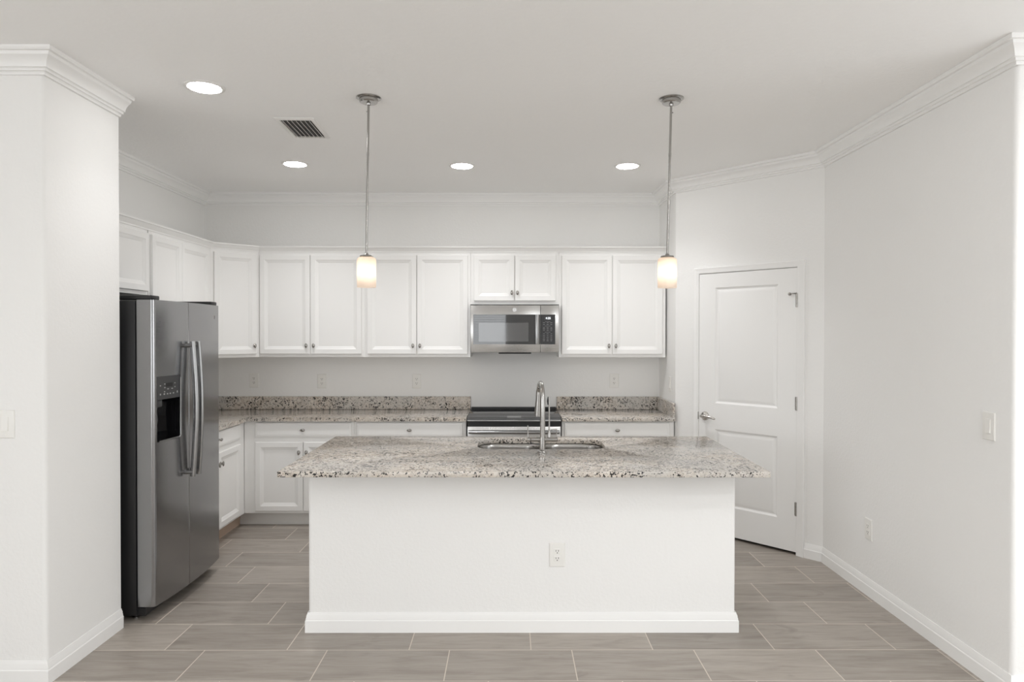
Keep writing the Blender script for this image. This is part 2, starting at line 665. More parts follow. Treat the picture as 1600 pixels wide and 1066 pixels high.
struct(MB().sweep([(CX - 0.008, 5.66), (CX, CY), pw(0.182)], BP, 1).build('baseboard_pantry', M['trim'], angle=25))

# ------------------------------------------------------------------ pantry door
door = bpy.data.objects.new('door_1', None)
door.location = (CX, CY, 0)
door.rotation_euler = (0, 0, PROT)
C.objects.link(door)
struct(door)
Z0, Z1 = 0.022, 2.060
mb = MB()
yf, yb = -0.002, 0.033
pan = [(0.367, 0.878, 1.042, 1.948), (0.367, 0.878, 0.246, 0.838)]
# front as strips round the two moulded panels
xs0, xs1 = S0, S1
for a, b, c, d in [(xs0, pan[0][0], Z0, Z1), (pan[0][1], xs1, Z0, Z1), (pan[0][0], pan[0][1], pan[0][3], Z1),
                   (pan[0][0], pan[0][1], pan[1][3], pan[0][2]), (pan[0][0], pan[0][1], Z0, pan[1][2])]:
    mb._faces([(a, yf, c), (b, yf, c), (b, yf, d), (a, yf, d)], [(0, 1, 2, 3)])
for a, b, c, d in pan:
    mb.rings(a, b, c, d, [(0, yf), (0.004, yf + 0.004), (0.014, yf + 0.011), (0.020, yf + 0.011), (0.040, yf + 0.003), (0.044, yf + 0.002)], False, True)
mb._faces([(xs0, yb, Z0), (xs1, yb, Z0), (xs1, yb, Z1), (xs0, yb, Z1)], [(0, 1, 2, 3)])
mb._faces([(xs0, yf, Z0), (xs0, yb, Z0), (xs0, yb, Z1), (xs0, yf, Z1)], [(0, 1, 2, 3)])
mb._faces([(xs1, yf, Z0), (xs1, yb, Z0), (xs1, yb, Z1), (xs1, yf, Z1)], [(0, 1, 2, 3)])
mb._faces([(xs0, yf, Z0), (xs1, yf, Z0), (xs1, yb, Z0), (xs0, yb, Z0)], [(0, 1, 2, 3)])
mb._faces([(xs0, yf, Z1), (xs1, yf, Z1), (xs1, yb, Z1), (xs0, yb, Z1)], [(0, 1, 2, 3)])
mb.build('door_slab', M['door'], door, angle=20)
# casing: mitred U round the opening
CW = [(0, 0.0), (0.0, -0.008), (0.010, -0.011), (0.022, -0.0125), (0.040, -0.0165), (0.046, -0.018), (0.054, -0.018), (0.057, -0.012), (0.057, 0.0)]


def casing(c0, c1, ct):
    mb = MB()
    loops = []
    for corner in range(4):
        lp = []
        for o, y in CW:
            if corner == 0:
                p = (c0 - o * (c0 - 0.183) / 0.057, y, 0)
            elif corner == 1:
                p = (c0 - o * (c0 - 0.183) / 0.057, y, ct + o * 0.8)
            elif corner == 2:
                p = (c1 + o, y, ct + o * 0.8)
            else:
                p = (c1 + o, y, 0)
            lp.append(p)
        loops.append(lp)
    mb.ring_loops(loops, True, True)
    return mb


casing(S0 - 0.003, S1 + 0.003, 2.0645).build('door_casing', M['trim'], door, angle=20)
mb = MB()
mb.box(S0 - JG, S0 - 0.002, 0.0, TH, 0, 2.067)
mb.box(S1 + 0.003, S1 + JG, 0.0, TH, 0, 2.067)
mb.box(S0 - JG, S1 + JG, 0.0, TH, 2.0635, 2.067)
mb.box(S0 - 0.002, S0 + 0.012, 0.035, TH, 0, 2.0635)
mb.box(S1 - 0.012, S1 + 0.003, 0.035, TH, 0, 2.0635)
mb.build('door_jamb', M['trim'], door)
for hz in (1.825, 1.088, 0.333):
    mb = MB()
    mb.tube([(S1 + 0.002, -0.008, hz - 0.047), (S1 + 0.002, -0.008, hz + 0.047)], 0.0065, 12)
    mb.box(S1 - 0.010, S1 + 0.002, -0.004, 0.0, hz - 0.045, hz + 0.045)
    for k in (-0.047, -0.016, 0.016, 0.047):
        mb.tube([(S1 + 0.002, -0.008, hz + k - 0.0015), (S1 + 0.002, -0.008, hz + k + 0.0015)], 0.0078, 12)
    mb.build('hinge', M['knob'], door)
mb = MB()
mb.tube([(S1 + 0.002, -0.010, 1.875), (S1 - 0.030, -0.016, 1.875), (S1 - 0.058, -0.008, 1.871)], [0.006, 0.0035, 0.0035], 10)
mb.lathe([(0.008, -0.022), (0.011, -0.016), (0.011, -0.006), (0.006, -0.003)], (S1 - 0.050, 0, 1.872), 'y', 14)
mb.build('door_stop', M['knob'], door)
HZ, HS = 0.934, 0.2815
mb = MB()
mb.lathe([(0.036, yf), (0.036, yf - 0.004), (0.031, yf - 0.012), (0.018, yf - 0.016), (0.0125, yf - 0.02), (0.0125, yf - 0.048)], (HS, 0, HZ), 'y', 28)
lv = []
for i in range(11):
    t = i / 10
    lv.append((HS - 0.012 + 0.125 * t, yf - 0.052 - 0.006 * math.sin(t * PI) + 0.010 * t * t, HZ + 0.010 * math.sin(t * PI * 0.9) - 0.016 * t))
mb.tube(lv, [0.009, 0.0125, 0.0125, 0.0115, 0.0105, 0.0098, 0.0092, 0.009, 0.009, 0.0088, 0.006], 14, (0.8, 1.0))
mb.build('lever_handle', M['chrome'], door)
MB().box(S0 - 0.0095, S0 - 0.0015, -0.0095, -0.0015, HZ - 0.030, HZ + 0.030, 0.002).build('strike_plate', M['knob'], door)

# ------------------------------------------------------------------ cabinets
KN = [(0.0095, 0.0), (0.0095, -0.002), (0.006, -0.004), (0.0052, -0.012), (0.0085, -0.0155), (0.0118, -0.0185), (0.0122, -0.022), (0.010, -0.0255), (0.005, -0.0275), (0.001, -0.028)]


def knob(parent, x, z, horizontal=False, y=-0.020):
    sc = (1.65, 1, 0.95) if horizontal else (0.95, 1, 1.65)
    return MB().lathe(KN, (x, y, z), 'y', 20, sc).build('knob', M['knob'], parent, angle=60)


def cab_door(parent, x0, x1, z0, z1, knob_at=None, name='door'):
    """recessed-panel door, front facing -y, back at y = -0.001"""
    mb = MB()
    t = -0.020
    mb.rings(x0, x1, z0, z1, [(0, -0.001), (0, t + 0.003), (0.003, t), (0.040, t), (0.044, t + 0.0025), (0.048, t + 0.0040), (0.064, t + 0.0100), (0.066, t + 0.0118)])
    d = mb.build(name, M['cabinet'], parent, angle=20)
    if knob_at:
        knob(d, knob_at[0], knob_at[1])
    return d


def drawer(parent, x0, x1, z0, z1):
    mb = MB()
    t = -0.020
    mb.rings(x0, x1, z0, z1, [(0, -0.001), (0, t + 0.006), (0.004, t + 0.0035), (0.012, t + 0.0022), (0.017, t), (0.02, t)])
    d = mb.build('drawer', M['cabinet'], parent, angle=20)
    knob(d, (x0 + x1) / 2, (z0 + z1) / 2, True)
    return d


UY = 5.86
UZ0, UZ1 = 1.3825, 2.310
UD0, UD1 = 1.410, 2.2585
KZ = 1.4818
G_UP = 'white wall cabinets'


def wall_cab(label, loc, rotz, w, z0, doors, depth=0.3085, dz0=None):
    t = thing('wall_cabinet', label, 'cabinet', (loc[0], loc[1], z0), rotz, G_UP)
    mb = MB()
    mb.box(0, w, 0, depth, 0, UZ1 - z0, 0.0015, 1)
    mb.build('carcass', M['cabinet'], t)
    lo = (UD0 if dz0 is None else dz0) - z0
    for x0, x1, kx, kz in doors:
        cab_door(t, x0, x1, lo, UD1 - z0, (kx, kz - z0) if kx is not None else None)
    return t


def wc_back(label, a, b, z0, doors, dz0=None, kz=KZ):
    return wall_cab(label, (a, UY), 0, b - a, z0, [(p - a, q - a, (k - a), kz) for p, q, k in doors], 0.3085, dz0)


wc_back('tall white two-door wall cabinet nearest the corner cabinet, behind the left pendant lamp', -2.153, -1.2475, UZ0,
        [(-2.1426, -1.7135, -1.742), (-1.7070, -1.2732, -1.6785)])
wc_back('tall white two-door wall cabinet directly left of the microwave', -1.2465, -0.3375, UZ0,
        [(-1.2221, -0.8015, -0.828), (-0.7950, -0.3595, -0.7685)])
wc_back('short white two-door wall cabinet right above the microwave', -0.3365, 0.4225, 1.837,
        [(-0.3078, 0.0395, 0.0185), (0.0455, 0.3939, 0.0665)], 1.868, 1.937)
wc_back('tall white two-door wall cabinet between the microwave and the pantry wall', 0.4235, 1.343, UZ0,
        [(0.4479, 0.8775, 0.851), (0.8840, 1.3133, 0.9105)])

UX = -2.447
wall_cab('white wall cabinet over the refrigerator, partly behind the left wing wall', (UX, WY1 + 0.002), PI / 2, 0.952, 1.843,
         [(0.012, 0.455, 0.43, 1.93), (0.460, 0.938, 0.485, 1.93)], 0.3085, 1.868)
wall_cab('white two-door wall cabinet between the refrigerator cabinet and the corner, above the fridge top', (UX, 4.622), PI / 2, 0.960, UZ0,
         [(0.020, 0.432, 0.405, KZ), (0.436, 0.905, 0.462, KZ)], 0.3085)
# diagonal corner cabinet: five-sided carcass
A = (UX, 5.583)
B = (-2.154, UY)
dl = math.hypot(B[0] - A[0], B[1] - A[1])
rot = math.atan2(B[1] - A[1], B[0] - A[0])
t = thing('wall_cabinet', 'tall white single-door wall cabinet set diagonally across the left corner', 'cabinet', (A[0], A[1], UZ0), rot, G_UP)


def loc2(p):
    dx, dy = p[0] - A[0], p[1] - A[1]
    return (dx * math.cos(-rot) - dy * math.sin(-rot), dx * math.sin(-rot) + dy * math.cos(-rot))


MB().prism([loc2(p) for p in (A, B, (B[0], BACK - 0.0015), (LEFT + 0.0015, BACK - 0.0015), (LEFT + 0.0015, A[1]))], 0, UZ1 - UZ0, 0.0015, 1).build('carcass', M['cabinet'], t)
cab_door(t, 0.022, dl - 0.030, UD0 - UZ0, UD1 - UZ0, (dl - 0.052, KZ - UZ0))

# crown along the top of the wall cabinets
UC = [(0.0, 2.282), (0.004, 2.282), (0.006, 2.292), (0.014, 2.302), (0.022, 2.312), (0.027, 2.320), (0.034, 2.322), (0.034, 2.333), (0.0, 2.333)]
o = MB().sweep([(UX, WY1 + 0.002), (UX, A[1]), B, (CX - 0.010, UY)], [(p[0] + 0.0015, p[1]) for p in UC], 1).build('cabinet_crown', M['cabinet'], angle=20)
tag(o, 'white stepped crown strip running along the tops of the wall cabinets', 'moulding')

# base cabinets
BY = 5.585
BZ, BT = 0.107, 0.866
G_BASE = 'white base cabinets under the granite tops'


def base_cab(label, loc, rotz, w, fronts, depth=0.583, kickmat='kick', kickx=None):
    t = thing('base_cabinet', label, 'cabinet', (loc[0], loc[1], 0), rotz, G_BASE)
    MB().box(0, w, 0, depth, BZ, BT, 0.0015, 1).build('carcass', M['cabinet'], t)
    k0, k1 = kickx or (0, w)
    MB().box(k0, k1, 0.060, depth, 0.0, BZ - 0.0005).build('toe_kick', M[kickmat], t)
    for f in fronts:
        if f[0] == 'drawer':
            drawer(t, f[1], f[2], 0.738, 0.8535)
        else:
            cab_door(t, f[1], f[2], 0.1297, 0.696, (f[3], 0.612))
    return t


a = -2.1775
base_cab('white base cabinet in the left corner with one drawer over two doors, facing the island', (a, BY), 0, -1.2755 - a,
         [('drawer', -2.083 - a, -1.2976 - a), ('door', -2.083 - a, -1.6935 - a, -1.722 - a), ('door', -1.6875 - a, -1.2976 - a, -1.660 - a)], kickx=(-0.0605, -1.2755 - a))
a = -1.2745
base_cab('white base cabinet left of the range, mostly behind the island top', (a, BY), 0, -0.3555 - a,
         [('drawer', -1.2514 - a, -0.3865 - a), ('door', -1.2514 - a, -0.821 - a, -0.85 - a), ('door', -0.817 - a, -0.3865 - a, -0.788 - a)])
a = 0.4285
base_cab('white base cabinet right of the range, beside the pantry wall', (a, BY), 0, 1.3515 - a,
         [('drawer', 0.4531 - a, 1.312 - a), ('door', 0.4531 - a, 0.8805 - a, 0.851 - a), ('door', 0.8845 - a, 1.312 - a, 0.914 - a)])
BX = -2.1785
base_cab('white base cabinet between the refrigerator and the corner, showing a bare wood toe kick', (BX, 4.615), PI / 2, 0.969,
         [('drawer', 0.020, 0.850), ('door', 0.020, 0.432, 0.405), ('door', 0.438, 0.850, 0.466)], 0.577, 'kickwood', (0, 1.029))

# ------------------------------------------------------------------ granite counters along the walls
CT0, CT1 = 0.8675, 0.900
FY, FX = 5.548, -2.142


def slab_edge(mb, pts):
    mb.prism(pts, CT0, CT1, 0.004, 2)


t = thing('countertop', 'speckled granite countertop in an L along the left corner, up to the range', 'countertop', (0, 0, 0))
mb = MB()
slab_edge(mb, [(LEFT + 0.0015, 4.602), (FX, 4.602)] + [(FX, FY)] + [(-0.352, FY), (-0.352, BACK - 0.0015), (LEFT + 0.0015, BACK - 0.0015)])
mb.build('slab', M['granite'], t)
mb = MB()
mb.box(LEFT + 0.022, -0.352, BACK - 0.0215, BACK - 0.0015, CT1 + 0.0002, 1.0165, 0.002, 1)
mb.box(LEFT + 0.0015, LEFT + 0.0215, 4.602, BACK - 0.0015, CT1 + 0.0002, 1.0165, 0.002, 1)
mb.build('backsplash', M['granite'], t)
t = thing('countertop', 'short speckled granite countertop between the range and the pantry wall', 'countertop', (0, 0, 0))
mb = MB()
RWX = CX - 0.0105
slab_edge(mb, [(0.4265, FY), (RWX, FY), (RWX, BACK - 0.0015), (0.4265, BACK - 0.0015)])
mb.build('slab', M['granite'], t)
mb = MB()
mb.box(0.4265, RWX - 0.0205, BACK - 0.0215, BACK - 0.0015, CT1 + 0.0002, 1.0165, 0.002, 1)
mb.box(RWX - 0.020, RWX, FY + 0.006, BACK - 0.0015, CT1 + 0.0002, 1.0165, 0.002, 1)
mb.build('backsplash', M['granite'], t)

# ------------------------------------------------------------------ island
IX0, IX1, IY0, IY1 = -1.068, 1.203, 3.603, 4.500
t = thing('kitchen_island', 'white plastered kitchen island with baseboard under a granite top', 'island', ((IX0 + IX1) / 2, IY0, 0))
ox, oy = t.location.x, t.location.y


def L(pts):
    return [(x - ox, y - oy) for x, y in pts]


iw = 0.11
outer = [(IX0, IY1 - 0.02)] + round_corner((IX0, IY1), (IX0, IY0), (IX1, IY0), 0.02) + round_corner((IX0, IY0), (IX1, IY0), (IX1, IY1), 0.02) + [(IX1, IY1 - 0.02)]
inner = [(IX1 - iw, IY1 - 0.02), (IX1 - iw, IY0 + iw), (IX0 + iw, IY0 + iw), (IX0 + iw, IY1 - 0.02)]
MB().prism(L(outer + inner), 0, 0.8685).build('knee_wall', M['wall'], t, angle=20)
MB().sweep(L([(IX0, IY1 - 0.02), (IX0, IY0), (IX1, IY0), (IX1, IY1 - 0.02)]), [(o + 0.0004, z) for o, z in BP], 1).build('baseboard', M['trim'], t, angle=25)
MB().box(IX0 + iw + 0.001 - ox, IX1 - iw - 0.001 - ox, IY1 - 0.022 - oy, IY1 - oy, 0.107, 0.866).build('cabinet_back', M['cabinet'], t)
MB().box(IX0 + iw + 0.001 - ox, IX1 - iw - 0.001 - ox, IY1 - 0.09 - oy, IY1 - 0.075 - oy, 0.0, 0.107).build('toe_kick', M['kick'], t)
wd = (IX1 - IX0 - 2 * iw) / 4
for k in range(4):
    mb = MB()
    x0 = IX0 + iw + k * wd + 0.012 - ox
    x1 = x0 + wd - 0.024
    yb_ = IY1 + 0.0005 - oy
    mb.rings(x0, x1, 0.13, 0.85, [(0, yb_), (0, yb_ + 0.017), (0.003, yb_ + 0.02), (0.04, yb_ + 0.02), (0.064, yb_ + 0.012), (0.068, yb_ + 0.011)])
    mb.build('door', M['cabinet'], t, angle=20)

# island top with a rounded cut-out for the sink
TX0, TX1, TY0, TY1 = -1.152, 1.298, 3.369, 4.536
SX0, SX1, SY0, SY1 = -0.195, 0.582, 4.032, 4.415


def rrect(x0, x1, y0, y1, r, n=8):
    out = []
    for cx, cy, a0 in ((x1 - r, y0 + r, -PI / 2), (x1 - r, y1 - r, 0), (x0 + r, y1 - r, PI / 2), (x0 + r, y0 + r, PI)):
        for i in range(n + 1):
            a = a0 + PI / 2 * i / n
            out.append((cx + r * math.cos(a), cy + r * math.sin(a)))
    return out


tk = thing('countertop', 'large speckled granite island top overhanging the white island', 'countertop', (0, 0, 0))
bm = bmesh.new()
hole = rrect(SX0, SX1, SY0, SY1, 0.115, 10)
outr = [(TX0, TY0), (TX1, TY0), (TX1 + 0.020, TY1), (TX0 - 0.008, TY1)]


def plate(bm, z):
    ov = [bm.verts.new((x, y, z)) for x, y in outr]
    hv = [bm.verts.new((x, y, z)) for x, y in hole]
    es = []
    for vs in (ov, hv):
        for i in range(len(vs)):
            es.append(bm.edges.new((vs[i], vs[(i + 1) % len(vs)])))
    bmesh.ops.triangle_fill(bm, use_beauty=True, edges=es)
    return ov, hv


o1, h1 = plate(bm, CT1)
o0, h0 = plate(bm, CT0 + 0.0035)
for a_, b_ in ((o0, o1), (h0, h1)):
    for i in range(len(a_)):
        j = (i + 1) % len(a_)
        bm.faces.new((a_[i], a_[j], b_[j], b_[i]))
bmesh.ops.recalc_face_normals(bm, faces=bm.faces)
edges = [e for e in bm.edges if len(e.link_faces) == 2 and e.calc_face_angle(0) > 0.8 and abs(e.verts[0].co.z - e.verts[1].co.z) < 1e-6]
bmesh.ops.bevel(bm, geom=edges, offset=0.003, segments=2, profile=0.5, affect='EDGES')
mb = MB()
mb.bm.free()
mb.bm = bm
mb.build('slab', M['granite'], tk, angle=25)

# undermount double sink
t = thing('kitchen_sink', 'stainless double-bowl sink set under the island top', 'sink', ((SX0 + SX1) / 2, (SY0 + SY1) / 2, 0.868))
sox, soy, soz = t.location
mid = 0.20


def bowl(x0, x1):
    mb = MB()
    loops = []
    y0, y1 = SY0 - 0.006, SY1 + 0.006
    for d, z, r in [(-0.012, 0.0005, 0.12), (0.0, 0.0005, 0.11), (0.003, -0.004, 0.11), (0.006, -0.02, 0.105), (0.016, -0.17, 0.095), (0.030, -0.195, 0.085), (0.06, -0.205, 0.06)]:
        loops.append([(x - sox, y - soy, z) for x, y in rrect(x0 + d, x1 - d, y0 + d, y1 - d, r, 8)])
    mb.ring_loops(loops, False, True, True)
    return mb


for x0, x1 in ((SX0 - 0.006, mid - 0.008), (mid + 0.008, SX1 + 0.006)):
    b_ = bowl(x0, x1).build('bowl', M['sink'], t, angle=50)
    cxm = (x0 + x1) / 2 - sox
    MB().lathe([(0.045, 0.0), (0.045, 0.004), (0.036, 0.004), (0.030, 0.001), (0.006, 0.001)], (cxm, 0.02, -0.2055), 'z', 24).build('drain', M['chrome'], b_)
MB().box(mid - 0.006 - sox, mid + 0.006 - sox, SY0 - soy - 0.004, SY1 - soy + 0.004, -0.035, -0.004, 0.003, 2).build('divider', M['sink'], t)

# faucet
fx, fy = 0.190, 3.945
t = thing('kitchen_faucet', 'tall brushed-nickel pull-down faucet standing before the island sink', 'faucet', (fx, fy, CT1))
fz = CT1
mb = MB()
mb.lathe([(0.028, 0.0002), (0.028, 0.003), (0.024, 0.008), (0.019, 0.012)], (0, 0, 0), 'z', 28)
mb.lathe([(0.0185, 0.010), (0.0180, 0.085)], (0, 0, 0), 'z', 28)
mb.build('base', M['nickel'], t, angle=50)
MB().lathe([(0.010, -0.067), (0.0135, -0.065), (0.0135, 0.088), (0.010, 0.090)], (0, 0, 0.071), 'x', 24).build('cross_body', M['nickel'], t, angle=50)
mb = MB()
mb.lathe([(0.012, -0.086), (0.0145, -0.083), (0.0145, -0.070), (0.012, -0.0685)], (0, 0, 0.0715), 'x', 24)
mb.tube([(-0.0825, 0, 0.075), (-0.0830, 0, 0.115), (-0.0845, 0, 0.153)], [0.0042, 0.0032, 0.0036], 10)
mb.build('lever', M['nickel'], t, angle=50)
sp = [(0.002, 0, 0.075), (0.002, 0, 0.20), (0.002, 0, 0.30)]
rr = [0.0150, 0.0148, 0.0142]
for i in range(1, 13):
    a = PI * 0.88 * i / 12
    R_ = 0.080
    sp.append((0.002 - 0.012 * (1 - math.cos(a)) * 0.7, R_ * (1 - math.cos(a)), 0.335 + 0.088 * math.sin(a) - 0.03))
    rr.append(0.0138)
MB().tube(sp, rr, 18).build('spout', M['nickel'], t, angle=60)
e = Vector(sp[-1])
MB().tube([tuple(e + Vector((0.0, 0.002, 0.006))), tuple(e + Vector((-0.002, 0.004, -0.05))), tuple(e + Vector((-0.005, 0.008, -0.115))), tuple(e + Vector((-0.006, 0.009, -0.150)))],
          [0.0155, 0.0160, 0.0195, 0.0200], 18).build('spray_head', M['nickel'], t, angle=60)
mb = MB()
mb.lathe([(0.0095, 0.083), (0.0095, 0.118), (0.0055, 0.124)], (0.040, 0, 0), 'z', 18)
mb.tube([(0.040, 0, 0.115), (0.040, 0, 0.285), (0.039, 0, 0.318)], [0.0045, 0.0045, 0.0052], 12)
mb.build('side_rod', M['nickel'], t, angle=50)
MB().tube([(0.034, 0.002, 0.272), (0.033, 0.003, 0.295), (0.035, 0.002, 0.319)], [0.004, 0.0062, 0.004], 12).build('rod_clip', M['black'], t)
mb = MB()
mb.tube([(0.0835, 0, 0.080), (0.0835, 0, 0.132)], 0.0030, 10)
mb.tube([(0.048, 0, 0.128), (0.0835, 0, 0.131)], 0.0022, 10)
mb.build('side_post', M['nickel'], t)

# ------------------------------------------------------------------ refrigerator
FY0, FY1 = 3.736, 4.578
t = thing('refrigerator', 'side-by-side stainless refrigerator with black sides beside the left wing wall', 'refrigerator', (-2.35, (FY0 + FY1) / 2, 0))
rx, ry = t.location.x, t.location.y
BXF = -2.052
MB().box(LEFT + 0.03 - rx, BXF - rx, FY0 - ry, FY1 - ry, 0.028, 1.765, 0.006, 2).build('body', M['black'], t)
MB().box(BXF - 0.06 - rx, BXF + 0.045 - rx, FY0 + 0.012 - ry, FY1 - 0.012 - ry, 0.022, 0.070, 0.004, 1).build('base_grille', M['black'], t)
for yy in (FY0 + 0.05, FY1 - 0.05):
    for xx in (BXF - 0.03, LEFT + 0.1):
        MB().lathe([(0.018, 0.0), (0.018, 0.008), (0.010, 0.010), (0.010, 0.030)], (xx - rx, yy - ry, 0), 'z', 14).build('foot', M['knob'], t)
SPL = 4.083
DZ0, DZ1 = 0.078, 1.770


def door_plan(y0, y1, near, far):
    """closed plan loop of a bowed door; x bulges toward the room"""
    def bow(y):
        u = (y - FY0) / (FY1 - FY0)
        return -1.952 + 0.030 * (1 - (2 * u - 1) ** 2)
    pts = [(-2.045, y0), ]
    n = 16
    r0 = 0.022 if near else 0.005
    r1 = 0.022 if far else 0.005
    for i in range(7):
        a = PI / 2 * i / 6
        pts.append((bow(y0 + r0) - r0 + r0 * math.sin(a), y0 + r0 - r0 * math.cos(a)))
    for i in range(1, n):
        y = y0 + r0 + (y1 - y0 - r0 - r1) * i / n
        pts.append((bow(y), y))
    for i in range(7):
        a = PI / 2 * i / 6
        pts.append((bow(y1 - r1) - r1 + r1 * math.cos(a), y1 - r1 + r1 * math.sin(a)))
    pts.append((-2.045, y1))
    return pts, bow


def fridge_door(name, y0, y1, near, far, cut=None):
    pts, bow = door_plan(y0, y1, near, far)
    P = [(x - rx, y - ry) for x, y in pts]
    mb = MB()
    if cut is None:
        mb.prism(P, DZ0, DZ1, 0.004, 2)
        return mb.build(name, M['fridge'], t, angle=25)
    # with an opening for the dispenser: front skin is split round the hole
    c0, c1, z0, z1 = cut
    nP = len(pts)
    front = [i for i in range(nP)]
    levels = [DZ0, z0, z1, DZ1]
    # refine plan so that c0 and c1 are plan points
    q = []
    for i in range(nP):
        q.append(pts[i])
        if 0 < i < nP - 1:
            ya, yb2 = pts[i][1], pts[i + 1][1]
            for cc in (c0, c1):
                if ya < cc - 1e-6 and yb2 > cc + 1e-6 and pts[i][0] > -2.0:
                    q.append((bow(cc), cc))
    q = [(x - rx, y - ry) for x, y in q]
    n = len(q)
    for k in range(3):
        for i in range(n):
            a_, b_ = q[i], q[(i + 1) % n]
            ym = (a_[1] + b_[1]) / 2 + ry
            is_front = a_[0] + rx > -2.0 and b_[0] + rx > -2.0
            if k == 1 and is_front and c0 < ym < c1:
                continue
            mb._faces([(a_[0], a_[1], levels[k]), (b_[0], b_[1], levels[k]), (b_[0], b_[1], levels[k + 1]), (a_[0], a_[1], levels[k + 1])], [(0, 1, 2, 3)])
    for z in (DZ0, DZ1):
        mb._faces([(x, y, z) for x, y in q], [tuple(range(n))])
    return mb.build(name, M['fridge'], t, angle=25)


DC0, DC1, DZA, DZB = 3.762, 3.985, 0.982, 1.345
fd = fridge_door('freezer_door', FY0, SPL - 0.002, True, False, (DC0, DC1, DZA, DZB))
rd = fridge_door('fridge_door', SPL + 0.002, FY1, False, True)
# dispenser recess
mb = MB()
xf0, xf1 = -1.945 - rx, -1.927 - rx
xb = -2.035 - rx
ya, yb2 = DC0 - ry, DC1 - ry


def quad(mb, *p):
    mb._faces(list(p), [(0, 1, 2, 3)])


ZP = 1.215
quad(mb, (xb, ya, DZA), (xb, yb2, DZA), (xb, yb2, ZP), (xb, ya, ZP))
quad(mb, (xf0 - 0.004, ya, DZA), (xb, ya, DZA), (xb, ya, ZP), (xf0 - 0.004, ya, ZP))
quad(mb, (xf1 - 0.004, yb2, DZA), (xb, yb2, DZA), (xb, yb2, ZP), (xf1 - 0.004, yb2, ZP))
quad(mb, (xf0 - 0.004, ya, DZA), (xf1 - 0.004, yb2, DZA), (xb, yb2, DZA), (xb, ya, DZA))
quad(mb, (xf0 - 0.004, ya, ZP), (xf1 - 0.004, yb2, ZP), (xb, yb2, ZP), (xb, ya, ZP))
disp = mb.build('dispenser_recess', M['blackgloss'], t)
# control panel of the dispenser
mb = MB()
v = [(xf0 - 0.002, ya, ZP), (xf1 - 0.002, yb2, ZP), (xf1 - 0.002, yb2, DZB), (xf0 - 0.002, ya, DZB)]
vb = [(p[0] - 0.02, p[1], p[2]) for p in v]
mb._faces(v + vb, [(0, 1, 2, 3), (7, 6, 5, 4), (0, 4, 5, 1), (1, 5, 6, 2), (2, 6, 7, 3), (3, 7, 4, 0)])
cp = mb.build('control_panel', M['darkpanel'], t)


def on_panel(u, z, d=0.0015):
    y = ya + (yb2 - ya) * u
    x = xf0 - 0.002 + (xf1 - xf0) * u
    return (x + d, y, z)


mb = MB()
for u0, u1, z0, z1 in [(0.36, 0.66, 1.283, 1.305)]:
    quad(mb, on_panel(u0, z0), on_panel(u1, z0), on_panel(u1, z1), on_panel(u0, z1))
mb.build('display', M['black'], cp)
for u, z, w, h in [(0.10, 1.290, .05, .006), (0.29, 1.297, .05, .006), (0.29, 1.277, .05, .006), (0.42, 1.268, .07, .005), (0.60, 1.268, .07, .005), (0.74, 1.297, .04, .006), (0.74, 1.275, .04, .006),
                   (0.10, 1.240, .05, .009), (0.28, 1.254, .05, .006), (0.26, 1.240, .06, .008), (0.40, 1.240, .06, .007), (0.52, 1.240, .06, .007), (0.66, 1.240, .06, .007), (0.84, 1.242, .05, .012)]:
    mb = MB()
    quad(mb, on_panel(u, z), on_panel(u + w, z), on_panel(u + w, z + h), on_panel(u, z + h))
    mb.build('key_marking', M['panelmark'], cp)
# nozzle, paddle, tray, bright edge
mb = MB()
mb.box(xb + 0.03, xb + 0.075, ya + 0.012, ya + 0.085, ZP - 0.045, ZP - 0.001, 0.008, 2)
mb.tube([(xb + 0.05, ya + 0.045, ZP - 0.04), (xb + 0.05, ya + 0.045, ZP - 0.065)], [0.016, 0.012], 14)
mb.build('nozzle', M['darkpanel'], t)
MB().tube([(xb + 0.025, ya + 0.085, ZP - 0.03), (xb + 0.03, ya + 0.085, ZP - 0.12), (xb + 0.02, ya + 0.085, DZA + 0.02)], [0.012, 0.018, 0.01], 12, (0.4, 1)).build('paddle', M['darkpanel'], t)
mb = MB()
mb.tube([(xf0 - 0.002, ya + 0.015, DZA + 0.001), (xf1 + 0.004, yb2 - 0.02, DZA + 0.002), (xf1 + 0.003, yb2 - 0.004, DZA + 0.012), (xf1 + 0.001, yb2 - 0.001, DZA + 0.03), (xf1 + 0.001, yb2 - 0.001, DZB - 0.015)], 0.005, 10)
mb.build('dispenser_edge', M['handle'], t)


def handle(parent, y_end, y_mid, x_end):
    mb = MB()
    z0, z1 = 0.735, 1.538
    pts, rs = [], []
    for i in range(21):
        u = i / 20
        s = math.sin(PI * u)
        pts.append((x_end + 0.042 + 0.020 * s - rx, y_end + (y_mid - y_end) * s - ry, z0 + (z1 - z0) * u))
        rs.append(0.0135)
    mb.tube(pts, rs, 14, (0.75, 1.25))
    for z in (z0 + 0.025, z1 - 0.025):
        mb.tube([(x_end - 0.012 - rx, y_end - ry, z), (x_end + 0.045 - rx, y_end - ry, z)], 0.012, 12)
    return mb.build('door_handle', M['handle'], parent, angle=60)


handle(fd, 4.046, 4.046, -1.926)
handle(rd, 4.118, 4.112, -1.926)
for y0_ in (FY0 + 0.004, FY1 - 0.094):
    MB().box(-2.20 - rx, -1.965 - rx, y0_ - ry, y0_ + 0.09 - ry, 1.7715, 1.795, 0.006, 2).build('hinge_cover', M['black'], t)
# maker's emblem: a small dark disc with a script-like swirl


